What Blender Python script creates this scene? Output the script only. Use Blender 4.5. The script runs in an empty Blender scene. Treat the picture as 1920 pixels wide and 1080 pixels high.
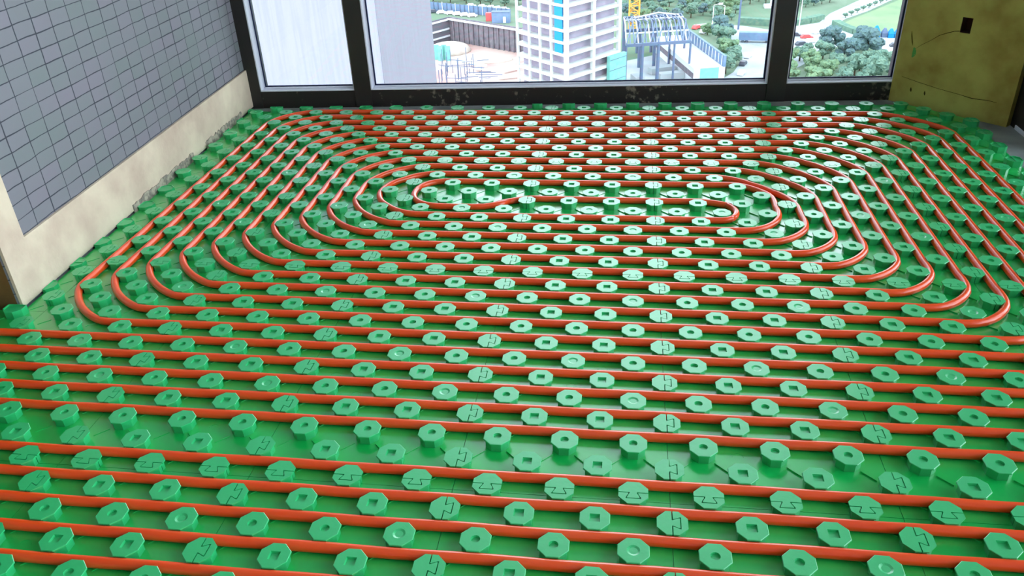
import bpy, bmesh, math, random
from mathutils import Vector, Matrix, noise

# ------------------------------------------------------------------ camera, sky, exposure
SC = bpy.context.scene
COL = SC.collection
U = 0.08                      # half the stud pitch in metres (lattice unit)
CAMX, CAMY, CAMZ = -0.1285, -1.3125, 1.3078
FPX, TILT, YAW, ROLL = 1525.3, 0.5283, -0.1488, 0.0441

def cam_axes():
    f = Vector((math.sin(YAW)*math.cos(TILT), math.cos(YAW)*math.cos(TILT), -math.sin(TILT)))
    r = Vector((math.cos(YAW), -math.sin(YAW), 0))
    d = f.cross(r)
    return (math.cos(ROLL)*r + math.sin(ROLL)*d, -math.sin(ROLL)*r + math.cos(ROLL)*d, f)
RT, DN, FW = cam_axes()
cam_data = bpy.data.cameras.new('camera')
cam_data.sensor_width = 36.0
cam_data.lens = FPX/1920*36.0
cam_data.clip_start = 0.02
cam_data.clip_end = 4000
cam = bpy.data.objects.new('camera', cam_data)
COL.objects.link(cam)
m = Matrix((RT, -DN, -FW)).transposed().to_4x4()
m.translation = Vector((CAMX, CAMY, CAMZ))
cam.matrix_world = m
SC.camera = cam

world = bpy.data.worlds.new('overcast_sky')
SC.world = world
world.use_nodes = True
nt = world.node_tree
nt.nodes.clear()
wo = nt.nodes.new('ShaderNodeOutputWorld')
bg = nt.nodes.new('ShaderNodeBackground')
tc = nt.nodes.new('ShaderNodeTexCoord')
sx = nt.nodes.new('ShaderNodeSeparateXYZ')
cr = nt.nodes.new('ShaderNodeValToRGB')
nt.links.new(tc.outputs['Generated'], sx.inputs[0])
nt.links.new(sx.outputs['Z'], cr.inputs[0])
cr.color_ramp.elements[0].position = 0.0
cr.color_ramp.elements[0].color = (0.92, 0.97, 1.0, 1)
cr.color_ramp.elements[1].position = 0.6
cr.color_ramp.elements[1].color = (0.55, 0.60, 0.66, 1)
nt.links.new(cr.outputs[0], bg.inputs[0])
bg.inputs[1].default_value = 1.0
nt.links.new(bg.outputs[0], wo.inputs[0])

SC.view_settings.view_transform = 'Standard'
SC.view_settings.look = 'None'
SC.view_settings.gamma = 1.0
SC.view_settings.use_curve_mapping = False
SC.view_settings.exposure = 3.12

# ------------------------------------------------------------------ materials
def srgb(r, g, b):
    def c(x):
        x /= 255.0
        return x/12.92 if x <= 0.04045 else ((x+0.055)/1.055)**2.4
    return (c(r), c(g), c(b), 1)

def mat(name, col, rough=0.5, spec=0.5, metal=0.0, var=None, scale=8.0, detail=4, bump=0.0, bscale=60.0, contrast=(0.3, 0.7)):
    mt = bpy.data.materials.new(name)
    mt.use_nodes = True
    n = mt.node_tree
    b = n.nodes['Principled BSDF']
    b.inputs['Base Color'].default_value = col
    b.inputs['Roughness'].default_value = rough
    b.inputs['Specular IOR Level'].default_value = spec
    b.inputs['Metallic'].default_value = metal
    t = n.nodes.new('ShaderNodeTexCoord')
    if var is not None:
        ns = n.nodes.new('ShaderNodeTexNoise')
        ns.inputs['Scale'].default_value = scale
        ns.inputs['Detail'].default_value = detail
        n.links.new(t.outputs['Object'], ns.inputs['Vector'])
        rp = n.nodes.new('ShaderNodeValToRGB')
        rp.color_ramp.elements[0].position = contrast[0]
        rp.color_ramp.elements[1].position = contrast[1]
        rp.color_ramp.elements[0].color = col
        rp.color_ramp.elements[1].color = var
        n.links.new(ns.outputs[0], rp.inputs[0])
        n.links.new(rp.outputs[0], b.inputs['Base Color'])
    if bump > 0:
        nb = n.nodes.new('ShaderNodeTexNoise')
        nb.inputs['Scale'].default_value = bscale
        nb.inputs['Detail'].default_value = 5
        n.links.new(t.outputs['Object'], nb.inputs['Vector'])
        bp = n.nodes.new('ShaderNodeBump')
        bp.inputs['Strength'].default_value = bump
        bp.inputs['Distance'].default_value = 0.004
        n.links.new(nb.outputs[0], bp.inputs['Height'])
        n.links.new(bp.outputs[0], b.inputs['Normal'])
    return mt

M_GREEN = mat('green_plastic', srgb(4, 194, 90), 0.28, 0.7, var=srgb(2, 182, 78), scale=3, bump=0.08, bscale=25)
M_STUD = mat('green_plastic_stud', srgb(36, 186, 112), 0.40, 0.9, var=srgb(24, 176, 98), scale=6, bump=0.10, bscale=90)  # frosted studs; sky sheen on their tops partly put into the paler green
M_PIPE = mat('orange_red_pipe', srgb(250, 84, 24), 0.30, 0.6, var=srgb(244, 72, 20), scale=4)
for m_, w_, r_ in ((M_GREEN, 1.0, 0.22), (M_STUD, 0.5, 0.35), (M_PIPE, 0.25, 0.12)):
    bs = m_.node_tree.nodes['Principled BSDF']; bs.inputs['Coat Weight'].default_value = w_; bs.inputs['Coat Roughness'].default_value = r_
M_FRAME = mat('dark_aluminium', srgb(34, 30, 32), 0.45, 0.5, var=srgb(44, 38, 36), scale=10)
M_BEAD = mat('pale_aluminium_bead', srgb(226, 226, 240), 0.5, 0.5)
M_GASKET = mat('navy_gasket', srgb(20, 28, 66), 0.6, 0.3)
M_YELLOW = mat('ochre_skim_coat', srgb(196, 186, 104), 0.85, 0.2, var=srgb(156, 130, 66), scale=7, detail=8, bump=0.5, bscale=30, contrast=(0.35, 0.75))
M_DARKHOLE = mat('dark_hole_lining', srgb(62, 36, 34), 0.9, 0.1)
M_PLASTER = mat('cream_cement_plaster', srgb(216, 198, 176), 0.85, 0.2, var=srgb(188, 164, 148), scale=7, detail=8, bump=0.5, bscale=40, contrast=(0.35, 0.75))
M_ROUGHCEM = mat('rough_grey_cement', srgb(176, 164, 148), 0.95, 0.1, var=srgb(132, 124, 116), scale=50, detail=6, bump=0.7, bscale=120, contrast=(0.42, 0.58))
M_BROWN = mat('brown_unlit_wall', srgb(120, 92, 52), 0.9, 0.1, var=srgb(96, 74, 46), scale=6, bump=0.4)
M_CONC = mat('grey_concrete', srgb(158, 160, 158), 0.8, 0.3, var=srgb(112, 116, 120), scale=5, detail=8, bump=0.4)
M_CEIL = mat('ceiling_paint', srgb(205, 205, 200), 0.9, 0.2)

def tile_material():
    mt = bpy.data.materials.new('scored_grey_tile_backing')
    mt.use_nodes = True
    n = mt.node_tree
    L = n.links.new
    b = n.nodes['Principled BSDF']
    b.inputs['Roughness'].default_value = 0.75
    b.inputs['Specular IOR Level'].default_value = 0.3
    t = n.nodes.new('ShaderNodeTexCoord')
    # small wobble of the scored lines
    nz = n.nodes.new('ShaderNodeTexNoise'); nz.inputs['Scale'].default_value = 9; nz.inputs['Detail'].default_value = 3
    L(t.outputs['UV'], nz.inputs['Vector'])
    sub = n.nodes.new('ShaderNodeVectorMath'); sub.operation = 'SUBTRACT'; sub.inputs[1].default_value = (0.5, 0.5, 0.5)
    L(nz.outputs['Color'], sub.inputs[0])
    sc = n.nodes.new('ShaderNodeVectorMath'); sc.operation = 'SCALE'; sc.inputs['Scale'].default_value = 0.010
    L(sub.outputs[0], sc.inputs[0])
    ad = n.nodes.new('ShaderNodeVectorMath'); ad.operation = 'ADD'
    L(t.outputs['UV'], ad.inputs[0]); L(sc.outputs[0], ad.inputs[1])
    sp = n.nodes.new('ShaderNodeSeparateXYZ'); L(ad.outputs[0], sp.inputs[0])
    def M(op, a, bb=None, c=None):
        k = n.nodes.new('ShaderNodeMath'); k.operation = op
        for i, v in enumerate((a, bb, c)):
            if v is None: continue
            if isinstance(v, (int, float)): k.inputs[i].default_value = v
            else: L(v, k.inputs[i])
        return k.outputs[0]
    us = M('DIVIDE', sp.outputs[0], 0.0985); vs = M('DIVIDE', sp.outputs[1], 0.0490)
    du = M('MULTIPLY', M('ABSOLUTE', M('SUBTRACT', M('FRACT', us), 0.5)), 0.0985)   # metres from the line, 0.5 shifted
    dv = M('MULTIPLY', M('ABSOLUTE', M('SUBTRACT', M('FRACT', vs), 0.5)), 0.0490)
    n2 = n.nodes.new('ShaderNodeTexNoise'); n2.inputs['Scale'].default_value = 6; n2.inputs['Detail'].default_value = 2
    L(t.outputs['UV'], n2.inputs['Vector'])
    thick = M('MULTIPLY_ADD', n2.outputs[0], 0.0046, -0.0002)
    line = M('MAXIMUM', M('LESS_THAN', du, thick), M('LESS_THAN', dv, M('MULTIPLY', thick, 0.75)))
    # each scored cell has its own tint
    fl = n.nodes.new('ShaderNodeCombineXYZ')
    L(M('FLOOR', M('ADD', us, 0.5)), fl.inputs[0]); L(M('FLOOR', M('ADD', vs, 0.5)), fl.inputs[1])
    wn = n.nodes.new('ShaderNodeTexWhiteNoise'); wn.noise_dimensions = '3D'
    L(fl.outputs[0], wn.inputs['Vector'])
    n3 = n.nodes.new('ShaderNodeTexNoise'); n3.inputs['Scale'].default_value = 3; n3.inputs['Detail'].default_value = 6
    L(t.outputs['UV'], n3.inputs['Vector'])
    tint = M('ADD', M('MULTIPLY', wn.outputs['Value'], 0.3), M('MULTIPLY', n3.outputs[0], 0.7))
    rp = n.nodes.new('ShaderNodeValToRGB')
    rp.color_ramp.elements[0].position = 0.3; rp.color_ramp.elements[0].color = srgb(116, 122, 124)
    rp.color_ramp.elements[1].position = 0.7; rp.color_ramp.elements[1].color = srgb(126, 121, 132)
    L(tint, rp.inputs[0])
    mx = n.nodes.new('ShaderNodeMix'); mx.data_type = 'RGBA'
    L(line, mx.inputs['Factor']); L(rp.outputs[0], mx.inputs['A']); mx.inputs['B'].default_value = srgb(58, 60, 70)
    L(mx.outputs['Result'], b.inputs['Base Color'])
    bp = n.nodes.new('ShaderNodeBump'); bp.inputs['Strength'].default_value = 0.6; bp.inputs['Distance'].default_value = 0.002; bp.invert = True
    L(line, bp.inputs['Height']); L(bp.outputs[0], b.inputs['Normal'])
    return mt
M_TILE = tile_material()

def sill_material():
    mt = mat('stained_sill', srgb(38, 30, 30), 0.5, 0.4)
    n = mt.node_tree; b = n.nodes['Principled BSDF']; L = n.links.new
    t = n.nodes.new('ShaderNodeTexCoord')
    a = n.nodes.new('ShaderNodeTexNoise'); a.inputs['Scale'].default_value = 2.2; a.inputs['Detail'].default_value = 2
    c = n.nodes.new('ShaderNodeTexNoise'); c.inputs['Scale'].default_value = 38; c.inputs['Detail'].default_value = 6
    L(t.outputs['Object'], a.inputs['Vector']); L(t.outputs['Object'], c.inputs['Vector'])
    mu = n.nodes.new('ShaderNodeMath'); mu.operation = 'MULTIPLY'
    L(a.outputs[0], mu.inputs[0]); L(c.outputs[0], mu.inputs[1])
    rp = n.nodes.new('ShaderNodeValToRGB')
    rp.color_ramp.elements[0].position = 0.335; rp.color_ramp.elements[0].color = srgb(38, 32, 32)
    rp.color_ramp.elements[1].position = 0.42; rp.color_ramp.elements[1].color = srgb(128, 118, 106)
    L(mu.outputs[0], rp.inputs[0]); L(rp.outputs[0], b.inputs['Base Color'])
    return mt
M_SILL = sill_material()

def glass_material():
    mt = bpy.data.materials.new('window_glass')
    mt.use_nodes = True
    n = mt.node_tree; n.nodes.clear(); L = n.links.new
    o = n.nodes.new('ShaderNodeOutputMaterial')
    tr = n.nodes.new('ShaderNodeBsdfTransparent'); tr.inputs[0].default_value = (0.86, 0.90, 0.92, 1)
    gl = n.nodes.new('ShaderNodeBsdfGlossy'); gl.inputs['Roughness'].default_value = 0.0
    fr = n.nodes.new('ShaderNodeFresnel'); fr.inputs['IOR'].default_value = 1.35
    mx = n.nodes.new('ShaderNodeMixShader')
    L(fr.outputs[0], mx.inputs[0]); L(tr.outputs[0], mx.inputs[1]); L(gl.outputs[0], mx.inputs[2])
    L(mx.outputs[0], o.inputs[0])
    return mt
M_GLASS = glass_material()

# outdoors
M_GROUND = mat('scrub_grass_ground', srgb(92, 112, 92), 1.0, 0.0, var=srgb(112, 126, 108), scale=0.05, detail=8)
M_SAND = mat('pit_sand', srgb(182, 160, 150), 1.0, 0.0, var=srgb(170, 128, 122), scale=0.05, detail=8, contrast=(0.45, 0.65))
M_RETAIN = mat('retaining_wall_concrete', srgb(128, 120, 126), 1.0, 0.0, var=srgb(98, 94, 102), scale=0.6, detail=5)
M_YARD = mat('pale_concrete_yard', srgb(168, 172, 174), 1.0, 0.0, var=srgb(140, 148, 150), scale=0.08, detail=8)
M_FIELD = mat('pale_grass_field', srgb(124, 140, 108), 1.0, 0.0, var=srgb(104, 126, 100), scale=0.06, detail=8)
M_LEAF = mat('hazed_tree_leaves', srgb(84, 112, 102), 1.0, 0.0, var=srgb(112, 134, 114), scale=0.9, detail=5, bump=1.0, bscale=3)  # all three leaf greens are paled, outdoor haze put into the colour
M_LEAF2 = mat('hazed_tree_leaves_dark', srgb(80, 100, 108), 1.0, 0.0, var=srgb(94, 116, 110), scale=0.9, detail=5)
M_LEAF3 = mat('hazed_tree_leaves_light', srgb(112, 132, 98), 1.0, 0.0, var=srgb(94, 120, 98), scale=0.9, detail=5)
M_TRUNK = mat('tree_bark', srgb(74, 62, 52), 1.0, 0.0)
M_WCONC = mat('white_tower_concrete', srgb(204, 206, 202), 0.9, 0.1, var=srgb(184, 188, 188), scale=0.4)
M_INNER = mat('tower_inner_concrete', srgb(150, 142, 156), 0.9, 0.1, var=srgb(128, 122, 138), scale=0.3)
M_CYAN = mat('cyan_sheet', srgb(0, 120, 176), 0.6, 0.3)
M_NET = mat('teal_safety_net', srgb(120, 178, 168), 0.9, 0.1, var=srgb(106, 164, 158), scale=0.6)
M_CRANE = mat('yellow_crane_paint', srgb(206, 158, 74), 0.6, 0.3)
M_STEEL = mat('blue_grey_steel', srgb(88, 102, 126), 0.7, 0.3)
M_HOARD = mat('blue_grey_hoarding', srgb(110, 130, 156), 0.7, 0.2, var=srgb(92, 112, 140), scale=0.4)
M_WHITE = mat('white_paint', srgb(196, 198, 202), 0.6, 0.3)
M_DARK = mat('dark_vehicle_paint', srgb(70, 74, 84), 0.5, 0.3)
M_RED = mat('red_paint', srgb(196, 84, 84), 0.6, 0.3)
M_FACA = mat('pale_tile_cladding', srgb(146, 148, 166), 0.7, 0.3)

def facade_material(name, c1, c2):
    mt = mat(name, c1, 0.7, 0.3)
    n = mt.node_tree; b = n.nodes['Principled BSDF']; L = n.links.new
    t = n.nodes.new('ShaderNodeTexCoord')
    mp = n.nodes.new('ShaderNodeMapping'); mp.inputs['Scale'].default_value = (9, 9, 0.35)
    ns = n.nodes.new('ShaderNodeTexNoise'); ns.inputs['Scale'].default_value = 2; ns.inputs['Detail'].default_value = 3
    L(t.outputs['Object'], mp.inputs[0]); L(mp.outputs[0], ns.inputs['Vector'])
    rp = n.nodes.new('ShaderNodeValToRGB')
    rp.color_ramp.elements[0].position = 0.40; rp.color_ramp.elements[0].color = c1
    rp.color_ramp.elements[1].position = 0.60; rp.color_ramp.elements[1].color = c2
    L(ns.outputs[0], rp.inputs[0]); L(rp.outputs[0], b.inputs['Base Color'])
    return mt
M_FACADE = facade_material('lavender_tile_facade', srgb(104, 103, 116), srgb(110, 108, 121))
M_FACADE_SHADED = facade_material('shaded_lavender_return', srgb(92, 88, 98), srgb(98, 95, 105))  # same tiles, darker: the weaker light on the return is put into the colour

# ------------------------------------------------------------------ mesh helpers
def mesh_obj(name, verts, faces, material=None, parent=None, smooth=False, loc=None):
    me = bpy.data.meshes.new(name)
    me.from_pydata([tuple(v) for v in verts], [], faces)
    me.validate()
    bm = bmesh.new(); bm.from_mesh(me)
    bmesh.ops.recalc_face_normals(bm, faces=bm.faces)
    bm.to_mesh(me); bm.free()
    if smooth:
        me.polygons.foreach_set('use_smooth', [True]*len(me.polygons))
    if material: me.materials.append(material)
    o = bpy.data.objects.new(name, me)
    COL.objects.link(o)
    if parent: o.parent = parent
    if loc is not None: o.location = loc
    return o

def empty(name, loc=(0, 0, 0), rz=0.0):
    o = bpy.data.objects.new(name, None)
    o.location = loc; o.rotation_euler = (0, 0, rz)
    o.empty_display_size = 0.05
    COL.objects.link(o)
    return o

def tag(o, label=None, cat=None, group=None, kind=None):
    if label: o['label'] = label
    if cat: o['category'] = cat
    if group: o['group'] = group
    if kind: o['kind'] = kind
    return o

class MB:
    def __init__(s): s.v = []; s.f = []
    def add(s, vs, fs):
        k = len(s.v); s.v += [tuple(p) for p in vs]; s.f += [tuple(i+k for i in f) for f in fs]
    def box(s, a, b, T=None):
        x0, y0, z0 = a; x1, y1, z1 = b
        vs = [(x0,y0,z0),(x1,y0,z0),(x1,y1,z0),(x0,y1,z0),(x0,y0,z1),(x1,y0,z1),(x1,y1,z1),(x0,y1,z1)]
        if T: vs = [T(*v) for v in vs]
        s.add(vs, [(0,3,2,1),(4,5,6,7),(0,1,5,4),(1,2,6,5),(2,3,7,6),(3,0,4,7)])
    def prism(s, poly, z0, z1):
        n = len(poly)
        s.add([(x, y, z0) for x, y in poly]+[(x, y, z1) for x, y in poly],
              [tuple(range(n))[::-1], tuple(range(n, 2*n))]+[(i, (i+1) % n, n+(i+1) % n, n+i) for i in range(n)])
    def loft(s, rings, cap0=True, cap1=True):
        n = len(rings[0]); vs = [p for r in rings for p in r]; fs = []
        for k in range(len(rings)-1):
            for i in range(n):
                j = (i+1) % n
                fs.append((k*n+i, k*n+j, (k+1)*n+j, (k+1)*n+i))
        if cap0: fs.append(tuple(range(n))[::-1])
        if cap1: fs.append(tuple(range((len(rings)-1)*n, len(rings)*n)))
        s.add(vs, fs)
    def bar(s, p, q, w, h=None, up=(0, 0, 1)):
        p = Vector(p); q = Vector(q); d = (q-p).normalized(); h = h or w
        u = Vector(up)
        if abs(d.dot(u)) > 0.95: u = Vector((1, 0, 0))
        a = d.cross(u).normalized()*w/2; b = a.cross(d).normalized()*h/2
        s.loft([[p-a-b, p+a-b, p+a+b, p-a+b], [q-a-b, q+a-b, q+a+b, q-a+b]])
    def tube(s, p, q, r0, r1=None, n=8):
        r1 = r0 if r1 is None else r1
        p = Vector(p); q = Vector(q); d = (q-p).normalized()
        u = Vector((0, 0, 1)) if abs(d.z) < 0.9 else Vector((1, 0, 0))
        a = d.cross(u).normalized(); b = d.cross(a)
        s.loft([[p+(a*math.cos(t)+b*math.sin(t))*r0 for t in [2*math.pi*i/n for i in range(n)]],
                [q+(a*math.cos(t)+b*math.sin(t))*r1 for t in [2*math.pi*i/n for i in range(n)]]])
    def build(s, name, material, parent=None, smooth=False, loc=None):
        return mesh_obj(name, s.v, s.f, material, parent, smooth, loc)

def LP(K, r): return Vector((K*U, r*U, 0))

# ------------------------------------------------------------------ the room
Z_SHEET = 0.004; Z_TOP = 0.0296
WA, WB = LP(-26, 33.7), LP(15.3, 35.8)
WT = (WB-WA).normalized(); WN = Vector((-WT.y, WT.x, 0))      # WN points outdoors
def win(s, d, z): return WA + WT*s + WN*d + Vector((0, 0, z))
LO = LP(-25, 8.35); LT = (LP(-26, 33.2)-LO).normalized(); LN = Vector((LT.y, -LT.x, 0))   # LN into the room
def lwall(s, d, z): return LO + LT*s + LN*d + Vector((0, 0, z))
YA, YB = LP(15.05, 35.5), LP(19.75, 30.9)
YT = (YB-YA).normalized(); YN = Vector((-YT.y, YT.x, 0))      # YN points outdoors
def ywall(s, d, z): return YA + YT*s + YN*d + Vector((0, 0, z))
CEIL = 2.75

b = MB(); b.box((-7, -4.2, -0.15), (1.9, 3.1, 0.0))
tag(b.build('floor', M_CONC), kind='structure')
b = MB(); b.box((-7, -4.2, CEIL), (1.9, 3.1, CEIL+0.15))
tag(b.build('ceiling', M_CEIL), kind='structure')

# left wall: scored tile backing framed by a cream plaster band and corner strip
mx_s = (WA-LO).dot(LT)+0.02
def uvmap(o, fn):
    me = o.data; uv = me.uv_layers.new(name='uv')
    for l in me.loops: uv.data[l.index].uv = fn(me.vertices[l.vertex_index].co)
b = MB(); b.box((0.0, -0.22, 0), (mx_s, -0.006, CEIL), lwall)
o = b.build('wall_left', M_TILE); tag(o, kind='structure')
uvmap(o, lambda c: ((c-LO).dot(LT) + 0.0985*0.5 - 0.0065, c.z + 0.0245 - 0.0115))
b = MB()
b.box((0, -0.004, 0.012), (mx_s, 0.006, 0.205), lwall)
tag(b.build('baseboard_left', M_PLASTER), kind='structure')
b = MB()
b.box((0, -0.004, 0.205), (0.11, 0.006, CEIL), lwall)
tag(b.build('trim_corner', M_PLASTER), kind='structure')
random.seed(4)
b = MB()     # ragged rough cement patches where the plaster foot is broken away
def ragged(s0, s1, z0, z1, n):
    top = [(s0+(s1-s0)*i/n, z1+random.uniform(-.006, .006)) for i in range(n+1)]
    bot = [(s0+(s1-s0)*i/n, z0) for i in range(n+1)]
    for i in range(n):
        q = [bot[i], bot[i+1], top[i+1], top[i]]
        b.loft([[lwall(s, 0.0055, z) for s, z in q], [lwall(s, 0.0085+random.uniform(0, .002), z) for s, z in q]])
ragged(0.72, 1.28, 0.002, 0.040, 34)
ragged(1.42, 1.86, 0.002, 0.040, 26)
tag(b.build('trim_broken_plaster', M_ROUGHCEM), kind='structure')
b = MB()
b.box((-3.6, -0.0005, 0), (-0.012, 0.22, CEIL), lambda x, y, z: LO - LN*(-x)*1.0 + LT*(y) + Vector((0, 0, z)))
tag(b.build('wall_left_return', M_BROWN), kind='structure')

# window wall ------------------------------------------------------
S_END = 3.285; HEAD = 2.45
b = MB()
posts = [(-0.03, 0.058), (0.563, 0.650), (2.668, 2.760)]
for s0, s1 in posts: b.box((s0, 0.0, 0.0), (s1, 0.12, HEAD), win)
b.box((S_END, 0.012, 0.0), (S_END+0.10, 0.12, HEAD), win)
b.box((-0.03, 0.0, HEAD), (S_END+0.1, 0.12, HEAD+0.08), win)
tag(b.build('trim_window_frame', M_FRAME), kind='structure')
b = MB()
for s0, s1 in ((0.058, 0.563), (0.650, 2.668), (2.760, S_END)):
    b.box((s0, 0.004, 0.0), (s1, 0.118, 0.089), win)
tag(b.build('trim_window_sill', M_SILL), kind='structure')
b = MB(); b.box((-0.03, 0.0, HEAD+0.08), (S_END+0.2, 0.2, CEIL), win)
tag(b.build('wall_back_header', M_CEIL), kind='structure')
b = MB(); b.box((-0.03, 0.02, -0.15), (S_END+0.2, 0.13, 0.0), win)
tag(b.build('wall_back_footing', M_CONC), kind='structure')
for i, (s0, s1) in enumerate(((0.058, 0.563), (0.650, 2.668), (2.760, S_END))):
    z0 = 0.089
    g = MB(); g.box((s0+0.001, 0.052, z0+0.002), (s1-0.001, 0.060, HEAD-0.002), win)
    o = g.build('window_%d' % (i+1), M_GLASS); tag(o, kind='structure')
    bd = MB()
    t = 0.006
    bd.box((s0, 0.006, z0), (s1, 0.05, z0+t), win)
    bd.box((s0, 0.006, z0), (s0+t, 0.05, HEAD), win)
    bd.box((s1-t, 0.006, z0), (s1, 0.05, HEAD), win)
    bd.box((s0, 0.046, z0), (s1, 0.051, z0+0.016), win)
    bd.box((s0, 0.046, z0), (s0+0.016, 0.051, HEAD), win)
    bd.box((s1-0.010, 0.046, z0), (s1, 0.051, HEAD), win)
    bd.build('glazing_bead', M_BEAD, o)
    gk = MB()
    gk.box((s0+0.014, 0.044, z0+0.014), (s1-0.008, 0.0515, z0+0.020), win)
    gk.box((s0+0.014, 0.044, z0+0.014), (s0+0.021, 0.0515, HEAD), win)
    gk.box((s1-0.014, 0.044, z0+0.014), (s1-0.006, 0.0515, HEAD), win)
    gk.build('gasket', M_GASKET, o)

# ochre wall with a square hole, built round the hole ---------------------
YL = 0.535
hs0, hs1, hz0, hz1 = 0.236, 0.283, 0.372, 0.440
b = MB()
b.box((-0.03, 0, 0), (hs0, 0.10, CEIL), ywall)
b.box((hs1, 0, 0), (YL, 0.10, CEIL), ywall)
b.box((hs0, 0, 0), (hs1, 0.10, hz0), ywall)
b.box((hs0, 0, hz1), (hs1, 0.10, CEIL), ywall)
yw = b.build('wall_right_angled', M_YELLOW); tag(yw, kind='structure')
b = MB()
b.box((hs0, 0.045, hz0), (hs1, 0.05, hz1), ywall)
b.box((hs0, 0.004, hz0), (hs0+0.002, 0.05, hz1), ywall); b.box((hs1-0.002, 0.004, hz0), (hs1, 0.05, hz1), ywall)
b.box((hs0, 0.004, hz0), (hs1, 0.05, hz0+0.002), ywall); b.box((hs0, 0.004, hz1-0.002), (hs1, 0.05, hz1), ywall)
b.build('hole_lining', M_DARKHOLE, yw)
def ribbon(b, pts, w, d=-0.0006):
    for (s0, z0, w0), (s1, z1, w1) in zip(pts[:-1], pts[1:]):
        dx, dz = s1-s0, z1-z0; L = math.hypot(dx, dz); nx, nz = -dz/L, dx/L
        b.loft([[ywall(s0+nx*w0*w, d, z0+nz*w0*w), ywall(s0-nx*w0*w, d, z0-nz*w0*w), ywall(s0-nx*w0*w, 0.001, z0-nz*w0*w), ywall(s0+nx*w0*w, 0.001, z0+nz*w0*w)],
                [ywall(s1+nx*w1*w, d, z1+nz*w1*w), ywall(s1-nx*w1*w, d, z1-nz*w1*w), ywall(s1-nx*w1*w, 0.001, z1-nz*w1*w), ywall(s1+nx*w1*w, 0.001, z1+nz*w1*w)]])
M_CRACK = mat('crack_dirt', srgb(70, 58, 26), 0.95, 0.1)
b = MB()
ribbon(b, [(0.236, 0.378, 1.2), (0.215, 0.374, 0.9), (0.185, 0.362, 1.0), (0.150, 0.345, 0.7), (0.115, 0.316, 0.5), (0.08, 0.292, 0.5), (0.055, 0.270, 0.3)], 0.0016)
b.build('crack', M_CRACK, yw)
b = MB()
ribbon(b, [(0.014, 0.128, .5), (0.10, 0.117, .8), (0.2, 0.106, .6), (0.3, 0.1, .7), (0.36, 0.094, 1.3), (0.43, 0.1, .9), (0.47, 0.098, .5)], 0.0013)
b.build('crack', M_CRACK, yw)
b = MB()
ribbon(b, [(0.018, 0.345, .2), (0.022, 0.325, 1.0), (0.031, 0.295, 1), (0.036, 0.28, .2)], 0.003)
b.build('smudge', mat('olive_smudge', srgb(96, 86, 34), 0.95, 0.1), yw)
b = MB()
ribbon(b, [(0.044, 0.272, .4), (0.050, 0.262, 1.0), (0.050, 0.240, 1.1), (0.044, 0.226, .3)], 0.008)
b.build('green_paint_fleck', mat('green_fleck', srgb(96, 170, 90), 0.8, 0.2), yw)
b = MB()
ribbon(b, [(0.070, 0.085, .3), (0.071, 0.075, 1.2), (0.074, 0.065, .4)], 0.004)
ribbon(b, [(0.14, 0.082, .3), (0.141, 0.072, 1.0), (0.143, 0.062, .4)], 0.004)
b.build('smudge', M_CRACK, yw)

# right-hand window wall: dark frame, pale sill, tall panes down the side of the room
RX = 1.615
b = MB()
b.box((RX, 2.19, 0.0), (RX+0.10, 2.50, CEIL))
for y in (1.0, -0.4, -1.8, -3.2): b.box((RX, y-0.04, 0.0), (RX+0.1, y+0.04, CEIL))
b.box((RX, -4.0, CEIL-0.18), (RX+0.1, 2.2, CEIL))
b.box((RX+0.012, -4.0, 0.0), (RX+0.1, 2.2, 0.03))
fr = b.build('trim_right_window_frame', M_FRAME); tag(fr, kind='structure')
b = MB(); b.box((RX-0.004, -4.0, 0.001), (RX+0.012, 2.44, 0.02)); b.box((RX, -4.0, 0.03), (RX+0.06, 2.19, 0.045))
tag(b.build('trim_right_sill', M_BEAD), kind='structure')
b = MB(); b.box((RX+0.05, -4.0, 0.045), (RX+0.058, 2.19, CEIL-0.18))
tag(b.build('window_4', M_GLASS), kind='structure')
b = MB(); b.box((-7, -4.2, 0), (1.9, -4.0, CEIL))
tag(b.build('wall_front', M_CEIL), kind='structure')
b = MB(); b.box((-7.1, -4.2, 0), (-6.9, 0.9, CEIL))
tag(b.build('wall_far_left', M_CEIL), kind='structure')

# ------------------------------------------------------------------ floor heating panels
def r_win(K): return 33.7 + (K+26)*(2.1/41.3) - 0.12
HALFPLANES = [   # (a, b, c): inside when a*K + b*r <= c
    (-0.0435, 1.0, 33.15 + 21*0.0435),
    (1.0, 0.0, 18.35),
    (4.60/6.58, 4.70/6.58, (15.05*4.60+35.5*4.70)/6.58 - 0.15),
]
WALLPLANE = (-1.0, -1/24.85, 25.0 - 8.35/24.85 - 0.10)       # east of the left wall (only for r above its corner)
def clip(poly, hp):
    a, b_, c = hp; out = []
    for i in range(len(poly)):
        p, q = poly[i], poly[(i+1) % len(poly)]
        fp = a*p[0]+b_*p[1]-c; fq = a*q[0]+b_*q[1]-c
        if fp <= 0: out.append(p)
        if (fp < 0 < fq) or (fq < 0 < fp):
            t = fp/(fp-fq); out.append((p[0]+(q[0]-p[0])*t, p[1]+(q[1]-p[1])*t))
    return out
def area(p): return 0.5*sum(p[i][0]*p[(i+1) % len(p)][1]-p[(i+1) % len(p)][0]*p[i][1] for i in range(len(p)))

AP = 0.40; NECK = 0.345
def ring16(rad_fn): return [(rad_fn(t)*math.cos(t), rad_fn(t)*math.sin(t)) for t in [math.radians(22.5*i) for i in range(16)]]
def oct_r(ap): return lambda t: ap/math.cos(((t+math.radians(22.5)) % math.radians(45))-math.radians(22.5))
def sq_r(h): return lambda t: h/max(abs(math.cos(t)), abs(math.sin(t)))
def circ(r): return lambda t: r
def R3(poly, z, k=1.0): return [(x*U*k, y*U*k, z) for x, y in poly]

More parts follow.
